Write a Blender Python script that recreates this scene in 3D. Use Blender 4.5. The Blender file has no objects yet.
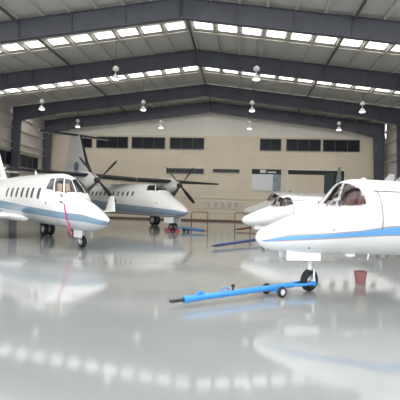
import bpy, bmesh, math, random
import numpy as np
from mathutils import Vector, Matrix
random.seed(4)
PI = math.pi
R = math.radians
scene = bpy.context.scene
COL = scene.collection


def pchip(xs, ys):
    xs = np.array(xs, float); ys = np.array(ys, float); h = np.diff(xs); d = np.diff(ys) / h
    m = np.zeros(len(xs)); m[0] = d[0]; m[-1] = d[-1]
    for i in range(1, len(xs) - 1):
        if d[i-1] * d[i] > 0:
            a, b = 2*h[i] + h[i-1], h[i] + 2*h[i-1]
            m[i] = (a + b) / (a / d[i-1] + b / d[i])
    def f(x):
        x = min(max(x, xs[0]), xs[-1]); i = min(max(int(np.searchsorted(xs, x)) - 1, 0), len(h) - 1)
        t = (x - xs[i]) / h[i]
        return float((2*t**3 - 3*t**2 + 1) * ys[i] + (t**3 - 2*t**2 + t) * h[i] * m[i] + (3*t**2 - 2*t**3) * ys[i+1] + (t**3 - t**2) * h[i] * m[i+1])
    return f
class Hull:
    """fuselage shell: s = metres aft of the nose tip, phi = angle round the section (0 = port side, 90 deg = crest)"""
    def __init__(self, top, bot, wid, nose, belt=.47, power=1.0):
        self.t, self.b, self.w = (pchip(*zip(*q)) for q in (top, bot, wid))
        self.L = top[-1][0]; self.nose = nose; self.belt = belt; self.p = power
    def at(self, s, phi, off=0.0):
        t, b, w = self.t(s), self.b(s), self.w(s); zc = b + self.belt * (t - b)
        c, n = math.cos(phi), math.sin(phi); r = (t - zc) if n > 0 else (zc - b)
        y = math.copysign(abs(c) ** self.p, c) * w; z = zc + math.copysign(abs(n) ** self.p, n) * r
        if off:
            k = math.hypot(c / max(w, .02), n / max(r, .02)); y += off * (c / max(w, .02)) / k; z += off * (n / max(r, .02)) / k
        return (self.nose - s, y, z)
JET = Hull([(0,1.01),(.03,1.10),(.06,1.15),(.19,1.235),(.48,1.375),(.87,1.55),(1.24,1.70),(1.42,1.90),(1.59,2.10),(1.75,2.185),(1.95,2.215),(2.65,2.2),(6.5,2.15),(9,2.1),(10.5,1.95)],
           [(0,1.01),(.03,.94),(.06,.9),(.2,.81),(.5,.75),(.89,.725),(1.7,.73),(2.7,.74),(6,.78),(8,1.0),(10.5,1.7)],
           [(0,0),(.03,.085),(.06,.13),(.2,.24),(.5,.4),(.9,.54),(1.3,.64),(1.7,.71),(2.3,.75),(6.5,.75),(8.5,.55),(10.5,.12)], 1.09)
BIZ = Hull([(0,1.04),(.05,1.12),(.2,1.19),(.61,1.36),(1.17,1.57),(1.62,1.70),(1.95,1.77),(2.2,1.87),(2.55,2.28),(2.9,2.57),(3.5,2.71),(5.7,2.75),(9,2.7),(12.5,2.4)],
           [(0,1.04),(.05,.97),(.18,.86),(.7,.69),(1.25,.60),(2.38,.63),(3.64,.69),(7.4,.78),(9.5,1.1),(12.5,2.1)],
           [(0,0),(.05,.09),(.2,.18),(.6,.33),(1.2,.50),(1.8,.63),(2.5,.76),(3.2,.88),(4.2,.96),(8,.97),(10,.75),(12.5,.12)], 1.75)
PROP = Hull([(0,1.23),(.1,1.35),(.39,1.54),(.97,1.86),(1.57,2.13),(2.1,2.4),(2.6,2.75),(3.3,2.98),(4.14,3.04),(9,3.06),(12,3.0),(16.5,2.9)],
            [(0,1.23),(.1,1.1),(.36,1.0),(.92,.87),(2.21,.83),(3.8,.87),(9,.87),(11,1.2),(16.5,2.5)],
            [(0,0),(.1,.17),(.4,.36),(1,.58),(1.6,.75),(2.3,.92),(3.2,1.06),(4.2,1.13),(10,1.15),(12.5,.85),(16.5,.12)], 1.34)

# ---------------------------------------------------------------- materials
def mat(name, col, rough=.5, metal=0.0, spec=.5, noise=0.0, nscale=4.0, emit=None, estr=0.0, coat=0.0):
    m = bpy.data.materials.new(name); m.use_nodes = True
    nt = m.node_tree; b = nt.nodes['Principled BSDF']
    b.inputs['Roughness'].default_value = rough; b.inputs['Metallic'].default_value = metal
    b.inputs['Specular IOR Level'].default_value = spec; b.inputs['Coat Weight'].default_value = coat
    b.inputs['Coat Roughness'].default_value = .08
    c = (*col, 1)
    if noise:
        tc = nt.nodes.new('ShaderNodeTexCoord'); n = nt.nodes.new('ShaderNodeTexNoise'); r = nt.nodes.new('ShaderNodeValToRGB')
        n.inputs['Scale'].default_value = nscale; n.inputs['Detail'].default_value = 5
        r.color_ramp.elements[0].position = .3; r.color_ramp.elements[1].position = .7
        r.color_ramp.elements[0].color = (*[x * (1 - noise) for x in col], 1); r.color_ramp.elements[1].color = (*[min(1, x * (1 + noise)) for x in col], 1)
        nt.links.new(tc.outputs['Object'], n.inputs['Vector']); nt.links.new(n.outputs['Fac'], r.inputs['Fac']); nt.links.new(r.outputs['Color'], b.inputs['Base Color'])
    else:
        b.inputs['Base Color'].default_value = c
    if emit:
        b.inputs['Emission Color'].default_value = (*emit, 1); b.inputs['Emission Strength'].default_value = estr
    return m

def striped(name, base, nose, bands, rough=.22):
    """white paint with stripes; every band is (colour, [(s, z low, z high), ...]) along the hull"""
    m = mat(name, base, rough, coat=.5); nt = m.node_tree; b = nt.nodes['Principled BSDF']
    def math_(op, a, c):
        n = nt.nodes.new('ShaderNodeMath'); n.operation = op
        for i, v in enumerate((a, c)):
            if hasattr(v, 'is_output'): nt.links.new(v, n.inputs[i])
            else: n.inputs[i].default_value = v
        return n.outputs[0]
    tc = nt.nodes.new('ShaderNodeTexCoord'); sp = nt.nodes.new('ShaderNodeSeparateXYZ'); nt.links.new(tc.outputs['Object'], sp.inputs[0])
    s = math_('DIVIDE', math_('SUBTRACT', nose, sp.outputs['X']), 16.0)
    def curve(pts):
        r = nt.nodes.new('ShaderNodeValToRGB'); e = r.color_ramp.elements
        while len(e) < len(pts): e.new(.5)
        for k, (ss, zz) in enumerate(pts):
            e[k].position = ss / 16.0; e[k].color = (zz / 4, zz / 4, zz / 4, 1)
        nt.links.new(s, r.inputs['Fac']); return math_('MULTIPLY', r.outputs['Color'], 4.0)
    prev = (*base, 1)
    for col, pts in bands:
        lo, hi = curve([(p[0], p[1]) for p in pts]), curve([(p[0], p[2]) for p in pts])
        f = math_('MULTIPLY', math_('GREATER_THAN', sp.outputs['Z'], lo), math_('LESS_THAN', sp.outputs['Z'], hi))
        f = math_('MULTIPLY', f, math_('GREATER_THAN', s, pts[0][0] / 16.0))
        mx = nt.nodes.new('ShaderNodeMix'); mx.data_type = 'RGBA'
        nt.links.new(f, mx.inputs['Factor'])
        if isinstance(prev, tuple): mx.inputs['A'].default_value = prev
        else: nt.links.new(prev, mx.inputs['A'])
        mx.inputs['B'].default_value = (*col, 1); prev = mx.outputs['Result']
    nt.links.new(prev, b.inputs['Base Color'])
    return m

def clear_glass():
    m = bpy.data.materials.new('tinted_glass'); m.use_nodes = True; nt = m.node_tree; nt.nodes.clear()
    o = nt.nodes.new('ShaderNodeOutputMaterial'); mx = nt.nodes.new('ShaderNodeMixShader'); t = nt.nodes.new('ShaderNodeBsdfTransparent'); g = nt.nodes.new('ShaderNodeBsdfGlossy')
    f = nt.nodes.new('ShaderNodeFresnel'); f.inputs['IOR'].default_value = 1.5
    t.inputs['Color'].default_value = (.85, .84, .86, 1); g.inputs['Roughness'].default_value = .03
    nt.links.new(f.outputs[0], mx.inputs['Fac']); nt.links.new(t.outputs[0], mx.inputs[1]); nt.links.new(g.outputs[0], mx.inputs[2]); nt.links.new(mx.outputs[0], o.inputs['Surface'])
    return m

M = dict(
    white=mat('white_paint', (.86, .86, .85), .25, coat=.5),
    offwhite=mat('off_white_paint', (.72, .72, .70), .35),
    grey=mat('grey_paint', (.33, .34, .35), .4),
    rubber=mat('black_rubber', (.018, .018, .02), .7),
    boot=mat('black_boot', (.025, .025, .028), .5),
    darkglass=mat('dark_glass', (.022, .022, .026), .08, spec=.6),
    cabinglass=mat('cabin_glass', (.10, .10, .115), .15, spec=.6),
    glass=clear_glass(),
    metal=mat('bare_metal', (.62, .62, .63), .3, metal=1),
    darkmetal=mat('dark_metal', (.06, .06, .065), .45, metal=.6),
    blade=mat('dark_blade', (.03, .03, .033), .4),
    seat=mat('seat_leather', (.50, .27, .25), .6, noise=.2, nscale=9),
    tan=mat('tan_interior', (.34, .23, .16), .7),
    headrest=mat('pale_fabric', (.72, .66, .55), .8),
    cockpit=mat('cockpit_lining', (.42, .36, .37), .8),
    surround=mat('window_surround', (.42, .41, .41), .5),
    gasket=mat('door_gasket', (.22, .20, .19), .6),
    barblue=mat('bright_blue_paint', (.055, .32, .78), .35, noise=.1, nscale=14),
    navy=mat('navy_paint', (.035, .06, .19), .4),
    midblue=mat('mid_blue_paint', (.05, .17, .36), .4),
    red=mat('red_paint', (.30, .03, .045), .45),
    fadedred=mat('faded_red_plastic', (.42, .19, .19), .5),
    brown=mat('brown_paint', (.20, .055, .035), .5),
    pink=mat('pink_ribbon', (.62, .05, .17), .7),
    steel=mat('dark_painted_steel', (.088, .094, .118), .55, noise=.12, nscale=1.2),
    roof=mat('roof_sheet', (.62, .615, .60), .6, noise=.06, nscale=.7),
    purlin=mat('purlin_paint', (.60, .57, .50), .55),
    pipe=mat('dark_pipe', (.11, .105, .10), .5),
    lampwhite=mat('lamp_enamel', (.85, .85, .83), .3),
    bulb=mat('lamp_lens', (.9, .9, .85), .3, emit=(1, .96, .88), estr=2.5),
    sky=mat('skylight_sheet', (.9, .9, .9), .5, emit=(1, .99, .96), estr=2.1),
    frame=mat('window_frame', (.10, .105, .115), .4),
    winglass=mat('window_glass', (.012, .014, .02), .3, spec=.3),
    blind=mat('white_blind', (.78, .79, .80), .6),
    shade_blue=mat('blue_grey_curtain', (.30, .34, .40), .8, noise=.25, nscale=3),
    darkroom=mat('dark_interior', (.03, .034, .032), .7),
    darkgreen=mat('dark_green_board', (.06, .075, .07), .6),
    emblem=mat('blue_grey_emblem', (.16, .22, .30), .5),
    base=mat('baseboard_paint', (.13, .09, .07), .6),
    board=mat('pale_board', (.58, .53, .45), .6),
    boardframe=mat('white_frame', (.80, .77, .72), .5),
)

def ribbed(name, col, rough, scale, axis, strength=.25, noise=.05):
    m = mat(name, col, rough, noise=noise, nscale=.5); nt = m.node_tree; b = nt.nodes['Principled BSDF']
    tc = nt.nodes.new('ShaderNodeTexCoord'); w = nt.nodes.new('ShaderNodeTexWave'); w.bands_direction = axis; w.inputs['Scale'].default_value = scale
    bp = nt.nodes.new('ShaderNodeBump'); bp.inputs['Strength'].default_value = strength; bp.inputs['Distance'].default_value = .03
    nt.links.new(tc.outputs['Object'], w.inputs['Vector']); nt.links.new(w.outputs['Fac'], bp.inputs['Height']); nt.links.new(bp.outputs['Normal'], b.inputs['Normal'])
    return m
M['wall'] = ribbed('beige_wall', (.74, .655, .52), .7, .8, 'Z', .2)
M['gable'] = ribbed('pale_gable_sheet', (.82, .78, .71), .65, 1.2, 'X', .2)
M['sidewall'] = ribbed('side_wall_sheet', (.60, .57, .53), .65, 1.2, 'Y', .3)

def floor_mat():
    m = bpy.data.materials.new('grey_epoxy'); m.use_nodes = True; nt = m.node_tree; b = nt.nodes['Principled BSDF']
    tc = nt.nodes.new('ShaderNodeTexCoord'); n = nt.nodes.new('ShaderNodeTexNoise'); n.inputs['Scale'].default_value = .35; n.inputs['Detail'].default_value = 6
    r = nt.nodes.new('ShaderNodeValToRGB'); r.color_ramp.elements[0].position = .3; r.color_ramp.elements[1].position = .7
    r.color_ramp.elements[0].color = (.29, .305, .305, 1); r.color_ramp.elements[1].color = (.345, .36, .36, 1)
    n2 = nt.nodes.new('ShaderNodeTexNoise'); n2.inputs['Scale'].default_value = 1.3; n2.inputs['Detail'].default_value = 4
    mr = nt.nodes.new('ShaderNodeMapRange'); mr.inputs['To Min'].default_value = FLOOR_ROUGH[0]; mr.inputs['To Max'].default_value = FLOOR_ROUGH[1]
    nt.links.new(tc.outputs['Object'], n.inputs['Vector']); nt.links.new(tc.outputs['Object'], n2.inputs['Vector'])
    nt.links.new(n.outputs['Fac'], r.inputs['Fac']); nt.links.new(r.outputs['Color'], b.inputs['Base Color'])
    nt.links.new(n2.outputs['Fac'], mr.inputs['Value']); nt.links.new(mr.outputs['Result'], b.inputs['Roughness'])
    b.inputs['Specular IOR Level'].default_value = FLOOR_SPEC
    return m
FLOOR_ROUGH = (.05, .11); FLOOR_SPEC = .55
M['floor'] = floor_mat()

# ---------------------------------------------------------------- mesh building
class MB:
    def __init__(self): self.bm = bmesh.new(); self.mi = 0
    def face(self, vs):
        try: f = self.bm.faces.new(vs); f.material_index = self.mi; return f
        except ValueError: return None
    def grid(self, rows, closed=False, cap0=False, cap1=False, skip=None):
        V = [[self.bm.verts.new(p) for p in r] for r in rows]
        n = len(V[0])
        for i in range(len(V) - 1):
            for j in range(n if closed else n - 1):
                if skip and skip(i, j): continue
                k = (j + 1) % n; self.face([V[i][j], V[i][k], V[i+1][k], V[i+1][j]])
        if cap0: self.face(V[0][::-1])
        if cap1: self.face(V[-1])
        return self
    def box(self, c, s, rot=None):
        m = Matrix.Translation(c) @ (rot.to_4x4() if rot else Matrix.Identity(4)) @ Matrix.Diagonal((*s, 1))
        r = bmesh.ops.create_cube(self.bm, size=1, matrix=m)
        for f in {f for v in r['verts'] for f in v.link_faces}: f.material_index = self.mi
        return self
    def ring(self, c, u, v, ru, rv=None, n=14):
        rv = ru if rv is None else rv
        return [tuple(c + u * (ru * math.cos(2*PI*k/n)) + v * (rv * math.sin(2*PI*k/n))) for k in range(n)]
    def axes(self, d):
        d = d.normalized(); h = Vector((0, 0, 1)) if abs(d.z) < .9 else Vector((1, 0, 0)); u = d.cross(h).normalized(); return u, d.cross(u).normalized()
    def tube(self, pts, r, n=12):
        pts = [Vector(p) for p in pts]; rows = []
        for i, p in enumerate(pts):
            d = (pts[min(i+1, len(pts)-1)] - pts[max(i-1, 0)]); u, v = self.axes(d)
            rows.append(self.ring(p, u, v, r[i] if isinstance(r, (list, tuple)) else r, n=n))
        return self.grid(rows, True, True, True)
    def lathe(self, c, axis, prof, n=24):
        """prof: (distance along axis, radius)"""
        c = Vector(c); d = Vector(axis).normalized(); u, v = self.axes(d)
        return self.grid([self.ring(c + d * h, u, v, max(r, .0005), n=n) for h, r in prof], True, True, True)
    def prism(self, poly, ext, n0=None):
        """poly: list of 3-D points, ext: vector"""
        a = [self.bm.verts.new(p) for p in poly]; b = [self.bm.verts.new(Vector(p) + Vector(ext)) for p in poly]; n = len(a)
        self.face(a[::-1]); self.face(b)
        for i in range(n): self.face([a[i], a[(i+1) % n], b[(i+1) % n], b[i]])
        return self
    def build(self, name, mats, parent=None, smooth=True, bevel=0, angle=40, sub=0):
        bmesh.ops.recalc_face_normals(self.bm, faces=self.bm.faces)
        me = bpy.data.meshes.new(name); self.bm.to_mesh(me); self.bm.free()
        for m in (mats if isinstance(mats, (list, tuple)) else [mats]): me.materials.append(m)
        if smooth:
            for p in me.polygons: p.use_smooth = True
            try: me.set_sharp_from_angle(angle=R(angle))
            except Exception: pass
        o = bpy.data.objects.new(name, me); COL.objects.link(o)
        if parent: o.parent = parent
        if bevel:
            b = o.modifiers.new('bevel', 'BEVEL'); b.width = bevel; b.segments = 2; b.limit_method = 'ANGLE'
        return o

def tag(o, label, cat, group=None, kind=None):
    o['label'] = label; o['category'] = cat
    if group: o['group'] = group
    if kind: o['kind'] = kind
    return o
def root(name, loc, rz, label, cat, group=None):
    o = bpy.data.objects.new(name, None); COL.objects.link(o); o.location = loc; o.rotation_euler = (0, 0, rz); o.empty_display_size = .3
    return tag(o, label, cat, group)
def copy_tree(o, parent=None):
    c = o.copy(); COL.objects.link(c)
    if parent: c.parent = parent
    for ch in o.children: copy_tree(ch, c)
    return c
def struct(o, label, cat):
    return tag(o, label, cat, None, 'structure')
TH = R(5)
def W(lat, dep, z=0):
    """ground position from metres to the side of and metres ahead of the camera, which looks 5 degrees left of the hangar axis"""
    return Vector((lat * math.cos(TH) - dep * math.sin(TH), lat * math.sin(TH) + dep * math.cos(TH), z))

# ---------------------------------------------------------------- the hangar
RX = -3.5                      # ridge line
HALF = 18.45; YB = 48.6; YF = -4.0
SL = .122
def roof_z(x): return 12.95 - SL * abs(x - RX)

b = MB(); b.box((RX, (YB + YF) / 2, -.1), (2 * HALF + .4, YB - YF + .4, .2))
struct(b.build('floor', M['floor'], smooth=False), 'glossy pale grey epoxy hangar floor', 'floor')
b = MB(); b.box((RX, -34, -.13), (120, 59.6, .2))
struct(b.build('ground', mat('concrete_apron', (.42, .42, .40), .8, noise=.15, nscale=.6), smooth=False), 'pale concrete apron outside the open hangar front', 'ground')
# back wall: beige lower wall standing proud of the pale gable
b = MB(); b.box((RX, YB + .1, 4.6), (2 * HALF, .2, 9.22))
struct(b.build('wall_back', M['wall'], smooth=False), 'beige back wall of the hangar below the gable', 'wall')
b = MB(); b.prism([(RX - HALF, YB + .14, 9.0), (RX + HALF, YB + .14, 9.0), (RX + HALF, YB + .14, roof_z(RX + HALF)), (RX, YB + .14, roof_z(RX)), (RX - HALF, YB + .14, roof_z(RX - HALF))], (0, .2, 0))
struct(b.build('wall_gable', M['gable'], smooth=False), 'pale gable above the beige back wall', 'wall')
b = MB(); b.box((RX, YB - .03, .09), (2 * HALF - .1, .06, .18))
struct(b.build('baseboard_back', M['base'], smooth=False), 'dark brown baseboard along the foot of the back wall', 'baseboard')
b = MB(); b.box((RX, YB - .02, 2.45), (2 * HALF - .1, .04, .07))
struct(b.build('trim_1', M['board'], smooth=False), 'thin ledge line across the back wall above the pale boards', 'trim')
for side, nm in ((-1, 'left'), (1, 'right')):
    x = RX + side * (HALF + .1)
    b = MB(); b.box((x, (YB + YF) / 2, 5.35), (.2, YB - YF, 10.7))
    w = struct(b.build('wall_' + nm, M['sidewall'], smooth=False), 'grey sheeted %s side wall of the hangar' % nm, 'wall')
    xi = RX + side * (HALF - .1)
    for z in (2.0, 4.7, 6.62, 7.3, 8.6, 9.8):
        b = MB(); b.box((xi, (YB + YF) / 2, z), (.2, YB - YF, .14)); b.build('girt', M['purlin'], w, smooth=False)

# roof sheet with purlins, skylights and flashings as its parts
b = MB()
for side in (-1, 1):
    xe = RX + side * HALF
    b.prism([(RX, YF, roof_z(RX)), (xe, YF, roof_z(xe)), (xe, YF, roof_z(xe) + .12), (RX, YF, roof_z(RX) + .12)], (0, YB + .3 - YF, 0))
ceil = struct(b.build('ceiling', M['roof'], smooth=False), 'grey sheeted pitched roof underside with rows of skylights', 'ceiling')
tilt = math.atan(SL)
def slope_box(off0, off1, y0, y1, drop, th):
    side = 1 if off0 + off1 > 0 else -1
    xm = RX + (off0 + off1) / 2; ln = abs(off1 - off0) / math.cos(tilt)
    return (xm, (y0 + y1) / 2, roof_z(xm) - drop), (ln, y1 - y0, th), Matrix.Rotation(side * tilt, 3, 'Y')
for side in (-1, 1):
    for k in range(12):
        off = side * (.12 + 1.5 * k)
        b = MB(); c, s, r = slope_box(off - .04, off + .04, YF, YB, .1, .2); b.box(c, s, r)
        c, s, r = slope_box(off - .08, off + .08, YF, YB, .2, .025); b.box(c, s, r)
        b.build('purlin', M['purlin'], ceil, smooth=False)
    for k in range(12):
        o0, o1 = side * (.12 + 1.5 * k + .21), side * (.12 + 1.5 * k + 1.31)
        if abs(o1) > HALF: continue
        for y0, y1 in ((27.45, 28.3), (35.7, 36.95), (41.6, 44.7)):  # rearmost row is widened behind a rafter to put more light on the back wall
            b = MB(); c, s, r = slope_box(o0, o1, y0, y1, .03, .05); b.box(c, s, r); b.build('skylight', M['sky'], ceil, smooth=False)
    for y0, y1 in ((2.0, 7.0), (9.5, 14.5), (16.0, 20.2)):  # added out-of-view glowing strips, made extra wide to brighten the hangar
        b = MB(); c, s, r = slope_box(side * .3, side * 17.8, y0, y1, .02, .03); b.box(c, s, r); b.build('skylight', M['sky'], ceil, smooth=False)
    for y in (28.5, 37.15):
        b = MB(); c, s, r = slope_box(side * .1, side * 18, y - .1, y + .1, .22, .04); b.box(c, s, r); b.build('flashing', M['purlin'], ceil, smooth=False)
for off, dz in ((-9.1, .32), (0.0, .22), (9.1, .32)):
    b = MB(); z = roof_z(RX + off) - dz; b.tube([(RX + off, YF + .5, z), (RX + off, YB - .1, z)], .075, 10)
    b.build('pipe', M['pipe'], ceil)

# steel portal frames: tapered I-section rafters and columns
def portal(y, label):
    t = root('portal_frame', (RX, y, 0), 0, label, 'steel frame', 'steel portal frames across the hangar'); t['kind'] = 'structure'
    def top(o): return 12.74 - SL * o
    for sd in (-1, 1):
        o_in, o_foot, o_out = (17.5, 17.75, 18.3) if sd < 0 else (17.0, 17.35, 18.05)
        prof = [(0, 11.68), (14.0, 11.68 - SL * 14.0 - .02), (o_in, 9.3)]
        b = MB()
        poly = [(sd * 0, 0, top(0)), (sd * o_out, 0, top(o_out)), (sd * o_out, 0, 9.3)] + [(sd * o, 0, z) for o, z in prof[::-1]]
        b.prism([(p[0], -.02, p[2]) for p in poly], (0, .04, 0))
        def flange(p, q, w=.3, th=.045):
            p, q = Vector(p), Vector(q); d = q - p; ang = math.atan2(d.z, d.x)
            b.box((p + q) / 2, (d.length, w, th), Matrix.Rotation(-ang, 3, 'Y'))
        flange((0, 0, top(0)), (sd * o_out, 0, top(o_out)))
        for (o0, z0), (o1, z1) in zip(prof[:-1], prof[1:]): flange((sd * o0, 0, z0), (sd * o1, 0, z1))
        for o in (.06, 3, 6, 9, 12, 14.0, 15.6):
            zb = np.interp(o, [p[0] for p in prof], [p[1] for p in prof]); b.box((sd * o, 0, (zb + top(o)) / 2), (.03, .26, top(o) - zb - .02))
        b.build('rafter', M['steel'], t, smooth=False)
        b = MB(); poly = [(o_in, 9.3), (o_out, 9.3), (o_out, 0), (o_foot, 0)]
        b.prism([(sd * o, -.02, z) for o, z in poly], (0, .04, 0))
        flange((sd * o_in, 0, 9.3), (sd * o_foot, 0, 0)); flange((sd * o_out, 0, 9.3), (sd * o_out, 0, 0)); flange((sd * o_in, 0, 9.3), (sd * o_out, 0, 9.3))
        b.box((sd * (o_foot + o_out) / 2, 0, .02), (o_out - o_foot + .2, .4, .04))
        b.build('column', M['steel'], t, smooth=False)
portal(24, 'dark steel rafter frame nearest the camera, only crossing the top edge')
portal(32, 'dark steel rafter frame spanning the roof between the two brightest skylight rows')
portal(41, 'dark steel rafter frame second before the back wall, behind the middle lamps')
portal(47.9, 'dark steel portal frame standing right against the back wall gable')

# windows of the back wall
wn = [0]
def window(x0, x1, z0, z1, label, mull=3, blind=None, y=YB):
    wn[0] += 1
    b = MB(); f = .07; w, h = x1 - x0, z1 - z0; xc, zc = (x0 + x1) / 2, (z0 + z1) / 2
    for zz in (z0 + f / 2, z1 - f / 2): b.box((xc, y - .04, zz), (w, .12, f))
    for xx in (x0 + f / 2, x1 - f / 2): b.box((xx, y - .04, zc), (f, .12, h))
    for k in range(1, mull): b.box((x0 + w * k / mull, y - .035, zc), (.04, .07, h - .02))
    o = struct(b.build('window_%d' % wn[0], M['frame'], smooth=False), label, 'window')
    b = MB(); b.box((xc, y - .012, zc), (w - .02, .02, h - .02)); b.build('pane', M['winglass'], o, smooth=False)
    if blind:
        b = MB(); b.box((xc, y - .03, z0 + h * blind / 2), (w - .16, .02, h * blind)); b.build('blind', M['blind'], o, smooth=False)
up = [(-18.9, -16.6), (-16.1, -12.54), (-12.13, -8.42), (-7.9, -4.15), (1.85, 4.11), (4.65, 8.25), (8.48, 12.28)]
nth = ['first', 'second', 'third', 'fourth', 'fifth', 'sixth', 'seventh']
for k, (a, c) in enumerate(up): window(a, c, 7.74, 9.0, 'dark upper window in the back wall, %s from the left' % nth[k], 3 if c - a > 3 else 2)
window(-8.2, -4.1, 5.1, 5.66, 'narrow dark strip window in the back wall left of centre', 4)
window(-3.11, -.25, 5.3, 5.67, 'short narrow dark strip window right of the centre of the back wall', 3)

# white board with dark header
t = root('wall_board', (0, YB, 0), 0, 'large white board with dark header strip mounted on the back wall', 'board')
b = MB(); b.box((2.2, -.05, 4.32), (2.24, .08, 1.76)); b.build('panel', M['blind'], t, smooth=False)
b = MB(); b.box((2.625, -.05, 5.47), (3.09, .1, .52)); h = b.build('header', M['darkroom'], t, smooth=False)
b = MB(); b.box((2.25, -.11, 5.5), (.62, .03, .34)); b.box((3.2, -.11, 5.42), (.9, .03, .16)); b.build('name_plate', M['offwhite'], h, smooth=False)
b = MB(); b.box((3.75, -.05, 4.32), (.84, .08, 1.76)); b.build('side_panel', M['shade_blue'], t, smooth=False)

# wide door opening with a beige sliding leaf, dark gap over it and dark opening beside it
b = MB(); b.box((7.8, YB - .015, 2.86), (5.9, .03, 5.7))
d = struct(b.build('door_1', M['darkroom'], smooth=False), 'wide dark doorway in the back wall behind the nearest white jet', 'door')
b = MB(); b.box((6.8, YB - .06, 2.62), (3.8, .06, 5.24)); b.build('door_leaf', M['wall'], d, smooth=False)
b = MB(); b.box((7.8, YB - .06, 5.76), (6.1, .14, .12)); b.box((10.8, YB - .06, 2.86), (.12, .14, 5.7)); b.box((4.85, YB - .06, 2.86), (.1, .14, 5.7)); b.build('door_frame', M['boardframe'], d, smooth=False)
b = MB(); b.box((9.25, YB - .05, 2.8), (.9, .04, 5.4)); b.build('side_leaf', M['darkgreen'], d, smooth=False)
b = MB(); b.grid([[(x - .02 * z, YB - .5 + dy, z) for x, dy in ((9.95, 0), (10.5, 0), (10.5, .18), (9.95, .18))] if z < 5 else [(x, YB - .5 + dy, z) for x, dy in ((10.05, .04), (10.3, .04), (10.3, .14), (10.05, .14))] for z in (0, 4.6, 6.05)], True, True, True)
tag(b.build('post', mat('grey_post_paint', (.30, .32, .31), .5), smooth=False), 'tapered grey post standing before the dark doorway', 'post')

# pale framed boards low on the back wall
for k in range(5):
    x = -3.45 + k * .74
    b = MB(); b.box((x, YB - .03, 1.8), (.6, .07, .78)); o = b.build('notice_board', M['boardframe'], smooth=False)
    b = MB(); b.box((x, YB - .065, 1.8), (.46, .02, .64)); b.build('sheet', M['board'], o, smooth=False)
    tag(o, 'pale framed notice board low on the back wall, %s from the left' % nth[k], 'notice board', 'row of pale boards low on the back wall')

# left wall windows
def side_window(y0, y1, label):
    wn[0] += 1; x = RX - HALF + .02; z0, z1 = 5.05, 6.25; yc, zc = (y0 + y1) / 2, (z0 + z1) / 2
    b = MB()
    for zz in (z0, z1): b.box((x + .05, yc, zz), (.14, y1 - y0 + .1, .1))
    for k in range(4): b.box((x + .04, y0 + (y1 - y0) * k / 3, zc), (.12, .08, z1 - z0))
    o = struct(b.build('window_%d' % wn[0], M['frame'], smooth=False), label, 'window')
    b = MB(); b.box((x + .01, yc, zc), (.04, y1 - y0, z1 - z0)); b.build('pane', M['winglass'], o, smooth=False)
side_window(38.6, 42.45, 'dark window in the left side wall nearer the camera')
side_window(42.9, 46.6, 'dark window in the left side wall near the back corner')

# high-bay lamps
def make_lamp():
    t = root('pendant_lamp', (0, 0, 0), 0, 'lamp', 'lamp', 'high-bay pendant lamps under the roof')
    b = MB(); b.tube([(0, 0, .3), (0, 0, 2.0)], .018, 8); b.build('suspension_rod', M['darkmetal'], t)
    b = MB(); b.lathe((0, 0, .18), (0, 0, 1), [(0, .06), (.03, .19), (.2, .2), (.3, .1), (.34, .03)]); b.build('ballast_housing', M['lampwhite'], t)
    b = MB(); b.lathe((0, 0, -.36), (0, 0, 1), [(.02, .24), (0, .26), (.1, .24), (.22, .17), (.3, .08), (.34, .03), (.6, .03)]); b.build('lamp_shade', M['lampwhite'], t)
    b = MB(); b.lathe((0, 0, -.42), (0, 0, 1), [(0, .08), (.02, .18), (.06, .23)]); b.build('bulb', M['bulb'], t)
    return t
proto = make_lamp(); first = True
rowname = {46.5: 'farthest row', 37.5: 'middle row', 28.5: 'nearest row'}
for y, xs in ((46.5, (-17.5, -8.55, .65, 9.65)), (37.5, (-17.35, -8.45, .7, 9.6)), (28.5, (-8.3, .75))):
    for k, x in enumerate(xs):
        t = proto if first else copy_tree(proto); first = False
        z = 10.02 if y != 37.5 else 9.95
        t.location = (x, y, z); rod = [c for c in t.children if c.name.startswith('suspension')][0]
        rod.scale.z = (roof_z(x) - z) / 2.0
        t['label'] = 'white high-bay lamp in the %s under the roof, %s from the left' % (rowname[y], nth[k])

# ---------------------------------------------------------------- aircraft
def hull_mesh(h, ns=90, nr=64, holes=(), smin=0.0, bend=1.8):
    b = MB(); S = [h.L * (i / ns) ** bend for i in range(ns + 1)]; S[0] = .002
    rows = [[h.at(s, 2 * PI * j / nr) for j in range(nr)] for s in S]
    def skip(i, j):
        s, p = (S[i] + S[i+1]) / 2, 360 * (j + .5) / nr
        return any(inside(s, p, q) for q in holes)
    b.grid(rows, True, True, True, skip if holes else None)
    return b
def inside(s, p, q):
    r = False
    for (a, c), (d, e) in zip(q, q[1:] + q[:1]):
        if (c > p) != (e > p) and s < (d - a) * (p - c) / (e - c) + a: r = not r
    return r
def mirror(q): return [(s, 180 - p) for s, p in q][::-1]
def patch(h, q, off=.012, n=8, inset=-.03):
    """slab lying on the hull between four (s, phi in degrees) corners"""
    b = MB()
    def P(u, v, o):
        s = (q[0][0]*(1-u) + q[3][0]*u)*(1-v) + (q[1][0]*(1-u) + q[2][0]*u)*v
        p = (q[0][1]*(1-u) + q[3][1]*u)*(1-v) + (q[1][1]*(1-u) + q[2][1]*u)*v
        return h.at(s, R(p), o)
    lo = [[P(i/n, j/n, inset) for j in range(n+1)] for i in range(n+1)]; hi = [[P(i/n, j/n, off) for j in range(n+1)] for i in range(n+1)]
    rim = lambda g: [g[0][j] for j in range(n)] + [g[i][n] for i in range(n)] + [g[n][j] for j in range(n, 0, -1)] + [g[i][0] for i in range(n, 0, -1)]
    b.grid(hi); b.grid([rim(lo), rim(hi)], True); bmesh.ops.remove_doubles(b.bm, verts=b.bm.verts, dist=1e-5)
    return b
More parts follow.
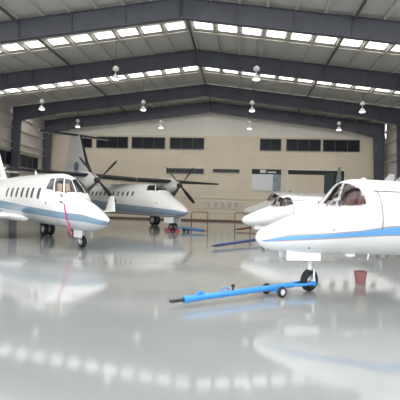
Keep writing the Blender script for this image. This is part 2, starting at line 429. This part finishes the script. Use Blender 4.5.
def pane(h, lower, upper, off=.008, inset=.002, n=8, m=4):
    """slab lying on the hull between two matching rows of (s, phi) points"""
    def row(L): return [(L[i][0] + (L[i+1][0]-L[i][0])*k/m, L[i][1] + (L[i+1][1]-L[i][1])*k/m) for i in range(len(L)-1) for k in range(m)] + [L[-1]]
    lo, up = row(lower), row(upper); b = MB()
    G = lambda o: [[h.at(a[0]*(1-v) + c[0]*v, R(a[1]*(1-v) + c[1]*v), o) for a, c in zip(lo, up)] for v in [i/n for i in range(n+1)]]
    g, q = G(off), G(inset); k = len(lo)
    rim = lambda g: g[0][:-1] + [r[-1] for r in g[:-1]] + g[-1][:0:-1] + [r[0] for r in g[:0:-1]]
    b.grid(g); b.grid([rim(q), rim(g)], True); bmesh.ops.remove_doubles(b.bm, verts=b.bm.verts, dist=1e-5)
    return b
def strip(h, pts, wid=.02, off=.012):
    """thin raised line along (s, phi) points"""
    b = MB(); P = [Vector(h.at(s, R(p), off)) for s, p in pts]; b.tube(P, wid / 2, 8); return b
def oval(h, s, p, ls, lz, off=.01):
    """small rounded window centred on (s, phi)"""
    b = MB(); c = h.at(s, R(p)); dp = math.degrees(lz / max(h.w(s), .1)); n = 20
    def ring(k, o): return [h.at(s + ls/2*k*math.copysign(abs(math.cos(a))**.6, math.cos(a)), R(p + dp/2*k*math.copysign(abs(math.sin(a))**.6, math.sin(a))), o) for a in [2*PI*i/n for i in range(n)]]
    b.grid([ring(1, -.02), ring(1, off), ring(.6, off), ring(.01, off)], True, False, True); return b
def airfoil(secs, bootfrac=0.0):
    """secs: (leading edge point, chord, thickness ratio, thickness axis); chord runs aft (-X)"""
    b = MB(); n = 12; xs = [(1 - math.cos(PI * i / n)) / 2 for i in range(n + 1)]
    yt = [5 * (.2969*math.sqrt(x) - .126*x - .3516*x*x + .2843*x**3 - .1015*x**4) for x in xs]
    idx = list(range(n, -1, -1)) + list(range(1, n)); up = [1]*(n+1) + [-1]*(n-1)
    rows = []
    for le, ch, th, ax in secs:
        le, ax = Vector(le), Vector(ax); rows.append([tuple(le + Vector((-xs[i]*ch, 0, 0)) + ax*(sg*yt[i]*th*ch)) for i, sg in zip(idx, up)])
    b.grid(rows, True, True, True)
    if bootfrac:
        k = max(1, round(bootfrac * n))
        for f in b.bm.faces:
            if len(f.verts) == 4: f.material_index = 0
        m = len(idx); b.bm.faces.ensure_lookup_table()
        for fi, f in enumerate(b.bm.faces):
            j = fi % m
            if len(f.verts) == 4 and n - k <= j < n + k: f.material_index = 1
    return b
def wheel(parent, name, r, wd, loc, mats=None, rz=0, n=28):
    b = MB(); b.lathe((0, -wd/2, 0), (0, 1, 0), [(wd*.15, r*.55), (0, r*.68), (wd*.04, r*.86), (wd*.22, r*.98), (wd*.5, r), (wd*.78, r*.98), (wd*.96, r*.86), (wd, r*.68), (wd*.85, r*.55)], n)
    o = b.build(name, M['rubber'], parent); o.location = loc; o.rotation_euler = (0, 0, rz)
    return o
def hub(parent, r, wd, loc, m='metal', rz=0):
    b = MB(); b.lathe((0, -wd/2, 0), (0, 1, 0), [(0, r*.3), (0, r*.5), (wd*.12, r*.56), (wd*.88, r*.56), (wd, r*.5), (wd, r*.3)], 20)
    o = b.build('hub', M[m], parent); o.location = loc; o.rotation_euler = (0, 0, rz); return o
def nose_gear(h, t, r, z_top, twin, steer, wd=.14):
    b = MB(); b.tube([(.0, 0, z_top), (.0, 0, r*2.15)], .045); b.tube([(-.16, 0, z_top), (.0, 0, r*2.6)], .025)
    b.tube([(.0, 0, r*2.3), (0, 0, r*1.9)], .055); ng = b.build('nose_gear', M['white'], t)
    fk = MB(); c, s = math.cos(steer), math.sin(steer)
    for sg in ((0,) if twin else (-1, 1)):
        fk.tube([(0, 0, r*2.2), Vector((-s*sg*(wd*.8), c*sg*(wd*.8), r*2.05)), Vector((-s*sg*(wd*.8), c*sg*(wd*.8), r))], .022)
    fk.tube([Vector((-s*-.14, c*-.14, r)), Vector((-s*.14, c*.14, r))], .022)
    fk.build('fork', M['white'], ng)
    for off in ((-.13, .13) if twin else (0,)):
        loc = (-s*off, c*off, r); wheel(ng, 'wheel', r, wd, loc, rz=steer); hub(ng, r, wd*1.02, loc, rz=steer)
    return ng
def main_gear(t, x, y, r, ztop, twin, wd=.18, m='white'):
    b = MB(); b.tube([(x, y, ztop), (x, y, r)], [.07, .055]); b.tube([(x + .35, y, ztop), (x, y, r*1.8)], .03); g = b.build('main_gear', M[m], t)
    for off in ((-.16, .16) if twin else (.12*(1 if y > 0 else -1),)):
        wheel(g, 'wheel', r, wd, (x, y + off, r)); hub(g, r, wd*1.02, (x, y + off, r))
    return g
def jet_engine(t, x, y, z, r, ln):
    b = MB(); b.lathe((x, y, z), (-1, 0, 0), [(.35, r*.25), (.3, r*.7), (.05, r*.8), (0, r*.9), (.1, r), (ln*.5, r*1.02), (ln*.85, r*.78), (ln, r*.6), (ln*.95, r*.5), (ln*.8, .1)], 28)
    n = b.build('engine_nacelle', M['white'], t)
    b = MB(); b.lathe((x - .22, y, z), (-1, 0, 0), [(0, .02), (.1, r*.2), (.12, r*.72), (.16, r*.72)], 24); b.build('intake_fan', M['darkmetal'], n)
    b = MB(); b.box((x - ln*.5, y * .8, z - .02), (ln*.55, abs(y)*.6, .14)); b.build('pylon', M['white'], n, bevel=.03)
    return n

# ---- small white jets with a bright blue stripe
BLUE, THIN = (.15, .42, .82), (.45, .33, .29)
jet_paint = striped('jet_paint', (.87, .87, .86), JET.nose, [
    (THIN, [(.14, .955, .99), (.58, 1.0, 1.125), (1.26, 1.062, 1.176), (1.8, 1.11, 1.235), (2.3, 1.15, 1.33), (6, 1.3, 1.62), (10.4, 1.5, 1.96)]),
    (BLUE, [(.10, .962, .978), (.58, 1.02, 1.10), (1.26, 1.085, 1.155), (1.8, 1.126, 1.219), (2.3, 1.168, 1.31), (6, 1.32, 1.6), (10.4, 1.52, 1.94)])])
def make_jet(label, steer):
    h = JET; o = h.nose
    t = root('business_jet', (0, 0, 0), 0, label, 'jet', 'small white business jets with noses to the left')
    flip = lambda L: [(a, 180 - c) for a, c in L]
    front = ([(1.275, 79), (1.311, 58.5), (1.395, 41.5)], [(1.53, 86.5), (1.61, 84), (1.65, 75.5)])
    side = ([(1.415, 39.5), (1.516, 29.5), (1.641, 22.5), (1.787, 20.5), (1.90, 22)], [(1.662, 73), (1.70, 66), (1.744, 59), (1.795, 53), (1.846, 47)])
    rear = ([(1.92, 22.5), (2.01, 24)], [(1.866, 47), (1.95, 44)])
    rings = [lo + up[::-1] for lo, up in (front, side)]; holes = rings + [flip(q)[::-1] for q in rings]
    f = hull_mesh(h, 150, 144, holes, bend=1.5).build('fuselage', jet_paint, t, angle=60)
    # cockpit behind the glass
    b = MB(); b.box((o - 2.35, 0, 1.5), (.04, 1.0, .9)); b.box((o - 1.85, 0, 1.42), (1.0, 1.15, .04)); b.box((o - 1.45, 0, 1.66), (.22, .8, .22)); b.build('cockpit_interior', M['cockpit'], t, smooth=False)
    b = MB(); SS = [1.0 + .05 * k for k in range(28)]
    big = [[(a - .02 if a < 1.6 else a + .02, c) for a, c in q] for q in holes]
    b.grid([[h.at(s, 2 * PI * j / 96, -.03) for j in range(96)] for s in SS], True, skip=lambda i, j: any(inside(SS[i] + ds, 360 * (j + .5) / 96 + dp, q) for q in holes for ds in (0, .025, .05) for dp in (-2, 2)))
    b.build('cockpit_lining', M['cockpit'], t)
    for y in (-.3, .3):
        b = MB(); b.box((o - 2.0, y, 1.72), (.12, .40, .62), Matrix.Rotation(R(-10), 3, 'Y')); b.box((o - 1.8, y, 1.48), (.42, .40, .12))
        st = b.build('pilot_seat', M['seat'], t, bevel=.04)
        b = MB(); b.box((o - 2.06, y, 2.06), (.1, .24, .16)); b.build('headrest', M['headrest'], st, bevel=.03)
    for (lo, up), nm in ((front, 'windscreen'), (side, 'side_window')):
        for a, c in ((lo, up), (flip(lo), flip(up))):
            g = pane(h, a, c).build(nm, M['glass'], t); loop = a + c[::-1]; loop = loop + loop[:1]
            fine = [(p[0] + (q[0]-p[0])*k/5, p[1] + (q[1]-p[1])*k/5) for p, q in zip(loop, loop[1:]) for k in range(5)]
            strip(h, fine + fine[:1], .018, .002).build('window_surround', M['surround'], g)
    for a, c in ((rear), (flip(rear[0]), flip(rear[1]))): pane(h, a, c, .008, -.01).build('rear_quarter_window', M['headrest'], t)
    for sd in (0, 1):
        dl = [(2.10, 43), (2.142, 42.5), (2.16, 36), (2.177, 21), (2.182, 7.5), (2.185, -6), (2.187, -14)]
        tp = [(2.08, 43.0), (2.3, 43.0), (2.6, 43.0), (2.86, 43.0)]; rr = [(2.86, 43.0), (2.88, 20), (2.88, 0), (2.87, -14)]
        fm = (lambda q: q) if sd == 0 else mirror
        if sd == 0:
            dr = patch(h, [(2.19, -30), (2.15, 42), (2.86, 42), (2.86, -30)], .004, 12, -.01).build('cabin_door', jet_paint, t)
            for q, wd in ((dl, .02), (tp, .026), (rr, .018)): strip(h, q, wd, .006).build('door_seal', M['gasket'], dr)
        for k in range(5):
            s = 3.4 + k * .62; oval(h, s, 26 if sd == 0 else 154, .27, .34).build('cabin_window', M['darkglass'], t)
    # small fittings
    for s, p in ((1.327, .5), (.935, -38)):
        oval(h, s, p, .035, .035, .006).build('static_port', M['gasket'], t)
    b = MB(); b.prism([(o - 2.5, -.008, 2.17), (o - 2.72, -.008, 2.17), (o - 2.74, -.008, 2.32), (o - 2.64, -.008, 2.34)], (0, .016, 0)); b.build('blade_antenna', M['grey'], t)
    b = MB(); b.lathe((o - 2.12, 0, 2.2), (0, 0, 1), [(0, .06), (.03, .05), (.045, .02)]); b.build('beacon', M['offwhite'], t)
    b = MB(); b.prism([(o - .44, .12, .80), (o - .50, .12, .80), (o - .48, .12, .66), (o - .46, .12, .66)], (0, .012, 0)); b.build('pitot_mast', M['offwhite'], t)
    b = MB(); b.lathe((o - 1.78, .25, .725), (0, 0, -1), [(-.05, .11), (0, .10), (.03, .06), (.04, .02)]); b.build('belly_light', M['white'], t)
    b = MB(); b.tube([(o - 2.15, .25, .78), (o - 2.13, .25, .66)], [.02, .012]); b.build('belly_antenna', M['white'], t)
    for y in (-.26, .26):
        b = MB(); b.box((o - .89, y, .735), (.66, .022, .235), Matrix.Rotation(R(2 if y > 0 else -2), 3, 'X')); b.build('gear_door', M['white'], t, bevel=.008)
    nose_gear(h, t, .215, .80, False, steer)
    # wings, tail and engines
    for sd in (-1, 1):
        airfoil([((o - 4.7, sd*.45, .92), 2.3, .13, (0, 0, 1)), ((o - 5.0, sd*.8, .95), 2.0, .12, (0, 0, 1)), ((o - 5.9, sd*5.0, 1.22), .95, .10, (0, 0, 1))], .12).build('wing', [M['white'], M['metal']], t)
        airfoil([((o - 9.4, sd*.03, 3.35), 1.1, .1, (0, 0, 1)), ((o - 9.95, sd*1.9, 3.4), .6, .1, (0, 0, 1))]).build('tailplane', M['white'], t)
        jet_engine(t, o - 6.6, sd*1.05, 1.85, .36, 2.0)
        main_gear(t, o - 5.9, sd*1.3, .26, .95, False)
    airfoil([((o - 7.6, 0, 2.05), 2.6, .09, (0, 1, 0)), ((o - 9.2, 0, 3.4), 1.4, .08, (0, 1, 0))]).build('tail_fin', M['white'], t)
    return t
def place(t, wl, wd, a, sc=1.0):
    t.location = W(wl, wd); t.rotation_euler = (0, 0, -R(a) + TH); t.scale = (sc, sc, sc)
jetA = make_jet('large white jet nearest the camera with bright blue stripe, nose to the left', R(33))
jetB = copy_tree(jetA); jetC = copy_tree(jetA)
place(jetA, 2.145, 8.795, 177); place(jetB, 2.93, 20.5, 177); place(jetC, 4.33, 32.0, 177, 1.25)
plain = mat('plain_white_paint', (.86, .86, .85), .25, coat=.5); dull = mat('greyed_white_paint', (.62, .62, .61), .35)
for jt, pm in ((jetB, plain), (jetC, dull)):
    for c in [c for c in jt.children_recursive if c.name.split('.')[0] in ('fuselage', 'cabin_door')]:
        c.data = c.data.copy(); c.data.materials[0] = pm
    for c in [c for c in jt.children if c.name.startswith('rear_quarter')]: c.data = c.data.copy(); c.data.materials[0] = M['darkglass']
for c in [c for c in jetB.children if c.name.startswith('rear_quarter')]: bpy.data.objects.remove(c)
for fl in (0, 1):
    lo, up = [(1.91, 22), (2.2, 28)], [(1.80, 55), (2.08, 63)]
    if fl: lo, up = [(a, 180 - c) for a, c in lo], [(a, 180 - c) for a, c in up]
    pane(JET, lo, up, .008, -.01).build('rear_quarter_window', M['darkglass'], jetB)
jetB['label'] = 'white jet parked behind the nose of the nearest jet, dark cockpit window'
jetC['label'] = 'smallest white jet, farthest back at right, nose before the white wall board'

# ---- grey-striped twin jet on the left
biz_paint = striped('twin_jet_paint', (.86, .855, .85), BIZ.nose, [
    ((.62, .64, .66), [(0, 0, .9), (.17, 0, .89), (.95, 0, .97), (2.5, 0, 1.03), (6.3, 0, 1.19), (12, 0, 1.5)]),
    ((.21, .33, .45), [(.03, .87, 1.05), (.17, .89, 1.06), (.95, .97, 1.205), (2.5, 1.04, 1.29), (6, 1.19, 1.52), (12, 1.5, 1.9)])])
def make_biz():
    h = BIZ; o = h.nose
    t = root('twin_jet', W(-4.206, 15.996), -R(48) + TH, 'white jet at far left with grey-blue stripe and pink ribbon on its nose', 'jet')
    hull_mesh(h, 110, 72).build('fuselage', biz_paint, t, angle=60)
    P = [('side_window', [(3.127, 152.5), (3.256, 127), (3.084, 122), (2.726, 148)]),
         ('windscreen', [(2.66, 146.5), (3.035, 120.5), (2.831, 107), (2.41, 127)]),
         ('windscreen', [(2.375, 123.5), (2.80, 104.5), (2.70, 91.5), (2.31, 91.5)])]
    for nm, q in P:
        for qq in (q, mirror(q)):
            w = patch(h, qq, .012).build(nm, M['darkglass'], t)
    for q in ([(2.54, 138), (2.76, 128), (2.64, 119), (2.46, 129)], [(2.38, 119), (2.62, 111), (2.56, 102), (2.36, 105)]):
        patch(h, q, .016).build('interior_patch', M['tan'], t)  # tan patches laid on the dark panes, standing in for the cockpit interior
    for k, s in enumerate((3.55, 4.07, 4.54, 5.08, 5.64, 6.2, 6.76)):
        for p in (164.5, 15.5): oval(h, s, p, .19, .38).build('cabin_window', M['cabinglass'], t)
    oval(h, 2.98, 181, .07, .07).build('static_port', M['gasket'], t)
    for s, p in ((2.33, 135), (2.17, 146)):
        b = MB(); a = Vector(h.at(s, R(p), -.01)); n = (Vector(h.at(s, R(p), .12)) - a); b.tube([a, a + n, a + n + Vector((.16, 0, 0))], [.02, .022, .018], 8); b.build('pitot_tube', M['darkmetal'], t)
    b = MB(); b.prism([(o - 5.9, -.01, 2.72), (o - 6.15, -.01, 2.72), (o - 6.2, -.01, 2.92), (o - 6.1, -.01, 2.92)], (0, .02, 0)); b.build('blade_antenna', M['white'], t)
    for y in (-.2, .2):
        b = MB(); b.box((.05, y, .55), (.62, .025, .34)); b.build('gear_door', M['white'], t, bevel=.01)
    nose_gear(h, t, .225, .68, False, 0, .17)
    for sd in (-1, 1):
        airfoil([((o - 5.3, sd*.55, .93), 3.6, .10, (0, 0, 1)), ((o - 6.2, sd*1.0, .98), 2.7, .12, (0, 0, 1)), ((o - 8.7, sd*5.5, 1.2), 1.0, .10, (0, 0, 1))]).build('wing', M['white'], t)
        airfoil([((o - 8.6, sd*5.45, 1.16), 1.1, .12, (0, 1, 0)), ((o - 9.25, sd*5.75, 2.05), .42, .12, (0, 1, 0))]).build('winglet', M['white'], t)
        airfoil([((o - 11.2, sd*.1, 3.1), 1.1, .1, (0, 0, 1)), ((o - 11.6, sd*1.3, 3.15), .7, .1, (0, 0, 1))]).build('tailplane', M['white'], t)
        jet_engine(t, o - 8.6, sd*1.3, 2.2, .42, 2.3)
        main_gear(t, o - 8.0, sd*1.4, .33, 1.1, True, .2, 'grey')
    airfoil([((o - 9.6, 0, 2.6), 2.7, .09, (0, 1, 0)), ((o - 11.0, 0, 4.2), 1.4, .08, (0, 1, 0))]).build('tail_fin', M['white'], t)
    return t
biz = make_biz()
# pink streamer hanging over the nose of the left jet
b = MB(); pts = [(2.18, 146), (2.08, 144), (2.03, 146), (1.9, 158), (1.76, 174), (1.73, 190), (1.70, 208)]
L = [BIZ.at(s - .035, R(p), .025) for s, p in pts]; Rr = [BIZ.at(s + .035, R(p), .025) for s, p in pts]
L2 = [BIZ.at(s - .035, R(p), .012) for s, p in pts]; R2 = [BIZ.at(s + .035, R(p), .012) for s, p in pts]
b.grid([[l, r, r2, l2] for l, r, r2, l2 in zip(L, Rr, R2, L2)], True, True, True)
e = Vector(BIZ.at(1.70, R(208), .02)); b.tube([e, e + Vector((.12, -.04, -.2)), e + Vector((.32, -.02, -.42))], [.03, .03, .02], 8)
rib = tag(b.build('streamer', M['pink']), 'pink ribbon streamer hanging from the pitot tube on the left jet', 'ribbon')
rib.location = biz.location; rib.rotation_euler = biz.rotation_euler

# ---- high-wing turboprop airliner with T-tail
prop_paint = striped('turboprop_paint', (.80, .79, .77), PROP.nose, [
    ((.27, .36, .46), [(0, 0, 1.21), (.06, 0, 1.23), (.8, 0, 1.34), (2.5, 0, 1.45), (6, 0, 1.62), (14, 0, 2.2)]),
    ((.52, .56, .60), [(0, 0, .95), (.3, 0, .97), (3, 0, 1.02), (6.5, 0, 1.12), (14, 0, 1.6)])])
def make_prop():
    h = PROP; o = h.nose
    t = root('turboprop_airliner', W(-1.741, 28.169), -R(47) + TH, 'white high-wing propeller airliner with T-tail parked behind the left jet', 'airplane')
    hull_mesh(h, 100, 64).build('fuselage', prop_paint, t, angle=60)
    P = [('side_window', [(3.065, 142), (3.365, 118), (3.02, 101), (2.52, 128.5)]),
         ('windscreen', [(2.46, 125.5), (2.98, 98), (2.80, 91.5), (2.30, 91.5)])]
    for nm, q in P:
        for qq in (q, mirror(q)): patch(h, qq, .015).build(nm, M['darkglass'], t)
    for k in range(11):
        for p in (159, 21): oval(h, 4.33 + k * .58, p, .2, .34).build('cabin_window', M['cabinglass'], t)
    oval(h, 2.0, 168, .1, .1).build('static_port', M['gasket'], t)
    nose_gear(h, t, .25, .9, True, 0, .16)
    for y in (-.3, .3):
        b = MB(); b.box((-.1, y, .68), (.9, .03, .36)); b.build('gear_door', M['white'], t, bevel=.01)
    for sd in (-1, 1):
        airfoil([((o - 5.4, sd*.02, 3.34), 2.5, .14, (0, 0, 1)), ((o - 5.5, sd*3.4, 3.40), 2.3, .14, (0, 0, 1)), ((o - 5.95, sd*8.6, 3.48), 1.2, .12, (0, 0, 1))], .22).build('wing', [M['offwhite'], M['boot']], t)
        n = MB(); x0 = o - 4.95
        n.grid([MB.ring(n, Vector((x0 - d, sd*3.4, z)), Vector((0, 1, 0)), Vector((0, 0, 1)), ry, rz, 20) for d, z, ry, rz in ((0, 3.06, .2, .2), (.12, 3.06, .3, .3), (.7, 3.08, .42, .5), (1.6, 3.08, .48, .62), (3.0, 3.02, .46, .6), (4.2, 3.15, .3, .4), (5.0, 3.28, .06, .1))], True, True, True)
        nac = n.build('engine_nacelle', M['offwhite'], t)
        b = MB(); b.tube([(x0 - 1.0, sd*(3.4 + .4), 2.72), (x0 - 1.5, sd*(3.4 + .55), 2.6)], [.12, .14], 12); b.build('exhaust_pipe', M['brown'], nac)
        sp = MB(); sp.lathe((x0 + .42, sd*3.4, 3.06), (-1, 0, 0), [(0, .01), (.05, .07), (.2, .15), (.42, .2)], 20); pr = sp.build('propeller', M['darkmetal'], t)
        for k in range(4):
            a = R(45 + 90 * k + (3 if sd > 0 else 0)); d = Vector((0, math.cos(a), math.sin(a))); tn = Vector((0, -math.sin(a), math.cos(a)))
            bl = MB(); rows = []
            for rr, ch, tw in ((.12, .1, 60), (.4, .17, 52), (.9, .25, 42), (1.4, .26, 34), (1.75, .20, 30), (1.9, .08, 28)):
                c = Vector((x0 + .2, sd*3.4, 3.06)) + d * rr; ca, sa = math.cos(R(tw)), math.sin(R(tw)); u = tn * ca + Vector((1, 0, 0)) * sa; v = tn * -sa + Vector((1, 0, 0)) * ca
                rows.append(MB.ring(bl, c, u, v, ch/2, max(.012, ch*.09), 12))
            bl.grid(rows, True, True, True).build('blade', M['blade'], pr)
        main_gear(t, o - 7.75, sd*3.4, .42, 2.8, True, .24, 'grey')
        airfoil([((o - 13.75, sd*.02, 7.24), 1.5, .11, (0, 0, 1)), ((o - 14.2, sd*3.2, 7.26), .95, .10, (0, 0, 1))], .42).build('tailplane', [M['offwhite'], M['boot']], t)
    airfoil([((o - 10.6, 0, 2.9), 5.7, .06, (0, 1, 0)), ((o - 12.3, 0, 4.9), 3.8, .08, (0, 1, 0)), ((o - 13.55, 0, 7.22), 2.1, .10, (0, 1, 0))], .2).build('tail_fin', [M['offwhite'], M['boot']], t)
    for y in (-.19, .19):
        b = MB(); b.lathe((o - 13.9, y, 4.6), (0, 1, 0), [(-.015, .42), (.015, .42)], 8); b.build('emblem', M['emblem'], t, smooth=False)
    return t
make_prop()

# ---------------------------------------------------------------- ground equipment
def bar_axes(p, q): d = (q - p).normalized(); return d, Vector((-d.y, d.x, 0)).normalized()
# bright blue tow bar at the nearest nose wheel
p, q = W(-.37, 6.98, .12), W(2.06, 8.72, .17)
t = root('tow_bar', (p.x, p.y, 0), 0, 'bright blue tow bar with two small wheels coupled to the nearest nose wheel', 'tow bar')
o3 = Vector((p.x, p.y, 0)); A, B = p - o3, q - o3; d, nrm = bar_axes(A, B); ln = (B - A).length
b = MB(); b.tube([A + d*.16, A + d*.22, A + d*.3, B - d*.35], [.055, .062, .05, .05], 14); b.build('main_tube', M['barblue'], t)
b = MB(); b.tube([A - d*.03, A + d*.18], .026, 10); b.lathe(A - d*.05 - Vector((0, 0, .015)), (0, 0, 1), [(0, .025), (0, .05), (.03, .05), (.03, .025)], 16); b.build('tow_eye', M['darkmetal'], t)
b = MB(); b.prism([A + d*.34 + Vector((0, 0, .03)) - nrm*.015, A + d*.58 + Vector((0, 0, .03)) - nrm*.015, A + d*.52 + Vector((0, 0, .10)) - nrm*.015, A + d*.46 + Vector((0, 0, .10)) - nrm*.015], nrm*.03); b.build('bracket', M['barblue'], t, smooth=False)
b = MB(); c0 = A + d*.98 + Vector((0, 0, .04)); b.tube([c0 - d*.08, c0 - d*.07 + Vector((0, 0, .05)), c0 + Vector((0, 0, .075)), c0 + d*.07 + Vector((0, 0, .05)), c0 + d*.08], .012, 8); b.build('loop_handle', M['barblue'], t)
b = MB(); c0 = A + d*1.16 + Vector((0, 0, .03)); b.tube([c0, c0 + Vector((0, 0, .08))], .016, 8); b.lathe(c0 + Vector((0, 0, .07)), (0, 0, 1), [(0, .02), (.015, .035), (.035, .035), (.05, .015)], 12); b.build('lever_knob', M['rubber'], t)
for sg in (-1, 1):
    b = MB(); b.tube([B - d*.4, B - d*.3 + nrm*sg*.11, B + nrm*sg*.13, B + d*.06 + nrm*sg*.13], .028, 10); b.tube([B + d*.06 + nrm*sg*.17, B + d*.06 + nrm*sg*.09], .045, 10); b.build('fork_arm', M['barblue'], t)
ax = B - d*(ln*.285); ang = math.atan2(d.y, d.x); az = .1
b = MB(); b.tube([Vector((ax.x, ax.y, az)) - nrm*.22, Vector((ax.x, ax.y, az)) + nrm*.22], .02, 8); b.box(Vector((ax.x, ax.y, .13)), (.1, .12, .1), Matrix.Rotation(ang, 3, 'Z')); axo = b.build('axle', M['barblue'], t)
for sg in (-1, 1):
    loc = Vector((ax.x, ax.y, az)) + nrm*sg*.2; wheel(axo, 'wheel', .1, .06, loc, rz=ang, n=20); hub(axo, .1, .062, loc, 'offwhite', ang)

def simple_bar(p, q, m, label, wheels, feet=None, r=.06):
    t = root('tow_bar', (p.x, p.y, 0), 0, label, 'tow bar'); o3 = Vector((p.x, p.y, 0)); A, B = p - o3, q - o3; d, n = bar_axes(A, B)
    b = MB(); b.tube([A + d*.15, B - d*.3], r, 12); b.build('main_tube', M[m], t)
    b = MB(); b.tube([A, A + d*.17], .03, 10); b.lathe(A - d*.04 - Vector((0, 0, .02)), (0, 0, 1), [(0, .03), (0, .065), (.04, .065), (.04, .03)], 14); b.build('tow_eye', M['darkmetal'], t)
    for sg in (-1, 1):
        b = MB(); b.tube([B - d*.35, B - d*.2 + n*sg*.17, B + d*.05 + n*sg*.19], .03, 8); b.build('fork_arm', M[m], t)
    if wheels:
        c = A + d*((B - A).length*.7); ang = math.atan2(d.y, d.x)
        b = MB(); b.tube([Vector((c.x, c.y, .11)) - n*.25, Vector((c.x, c.y, .11)) + n*.25], .022, 8); a = b.build('axle', M[m], t)
        for sg in (-1, 1): wheel(a, 'wheel', .11, .07, Vector((c.x, c.y, .11)) + n*sg*.24, rz=ang, n=18)
    return t
simple_bar(W(.5, 17.05, .11), W(2.72, 20.18, .2), 'navy', 'long dark navy tow bar lying before the second jet nose', False)
simple_bar(W(2.34, 30.0, .11), W(3.95, 31.8, .25), 'brown', 'dark brown tow bar running to the nose wheel of the farthest jet', False)
simple_bar(W(.28, 26.9, .13), W(-1.4, 27.86, .25), 'midblue', 'mid blue tow bar at the nose wheel of the propeller airliner', True, r=.085)
# red wheel chocks by the airliner nose wheel
for k, (la, de, rz, lab) in enumerate(((-2.1, 28.0, .7, 'red wheel chock behind the nose wheel of the propeller airliner'), (-1.48, 27.62, .7, 'red wheel chock in front of the nose wheel of the propeller airliner'))):
    b = MB(); b.prism([(-.14, -.3, 0), (.14, -.3, 0), (.05, -.3, .2), (-.05, -.3, .2)], (0, .6, 0))
    c = tag(b.build('wheel_chock', M['red'], smooth=False, bevel=.01), lab, 'chock', 'red wheel chocks'); c.location = W(la, de); c.rotation_euler = (0, 0, rz - .4)
# tubular barriers near the back wall
for l0, l1, dep, lab in ((-.62, .43, 29.2, 'brown tubular barrier beside the nose of the propeller airliner'), (2.30, 3.35, 30.6, 'brown tubular barrier in front of the farthest jet nose')):
    b = MB(); a = W(l0, dep); c = W(l1, dep); up = Vector((0, 0, 1.22)); b.tube([a, a + up*.96, a + up + (c-a)*.04, c + up - (c-a)*.04, c + up*.96, c], .03, 8)
    org = Vector((a.x, a.y, 0)); b.tube([a + up*.5, c + up*.5], .018, 8)
    for e in (a, c): b.box(e + Vector((0, 0, .015)), (.1, .5, .03))
    tag(b.build('barrier', M['brown'], smooth=True), lab, 'barrier', 'brown barriers near the back wall')
# red bucket under the nearest jet
t = root('bucket', W(3.52, 9.85), 0, 'small faded red bucket on the floor under the nearest jet', 'bucket')
b = MB(); b.lathe((0, 0, 0), (0, 0, 1), [(0, .10), (.01, .105), (.26, .14), (.27, .145), (.27, .13), (.03, .095)], 24); b.build('pail', M['fadedred'], t)
b = MB(); b.tube([(.14 * math.cos(k*PI/10), .02, .26 + .03 * math.sin(k*PI/10)) for k in range(11)], .006, 6); b.build('handle', M['metal'], t)

# ---------------------------------------------------------------- light, camera
w = bpy.data.worlds.new('World'); scene.world = w; w.use_nodes = True; nt = w.node_tree; bg = nt.nodes['Background']
bg.inputs['Color'].default_value = (.93, .965, 1.0, 1); bg.inputs['Strength'].default_value = 2.3
cam = bpy.data.cameras.new('Camera'); co = bpy.data.objects.new('Camera', cam); COL.objects.link(co); scene.camera = co
cam.sensor_width = 36; cam.lens = 36 * 450 / 400; cam.clip_end = 300
co.location = (0, 0, 1.6)
co.rotation_euler = (Matrix.Rotation(TH, 4, 'Z') @ Matrix.Rotation(R(90), 4, 'X') @ Matrix.Rotation(.027, 4, 'Z')).to_euler()
cam.shift_x = -1.5 / 400; cam.shift_y = 6.2 / 400
vs = scene.view_settings; vs.view_transform = 'Standard'; vs.look = 'None'; vs.gamma = 1; vs.use_curve_mapping = False; vs.exposure = 0.45
scene.cycles.max_bounces = 10; scene.cycles.diffuse_bounces = 6; scene.cycles.transparent_max_bounces = 12; scene.cycles.sample_clamp_indirect = 8
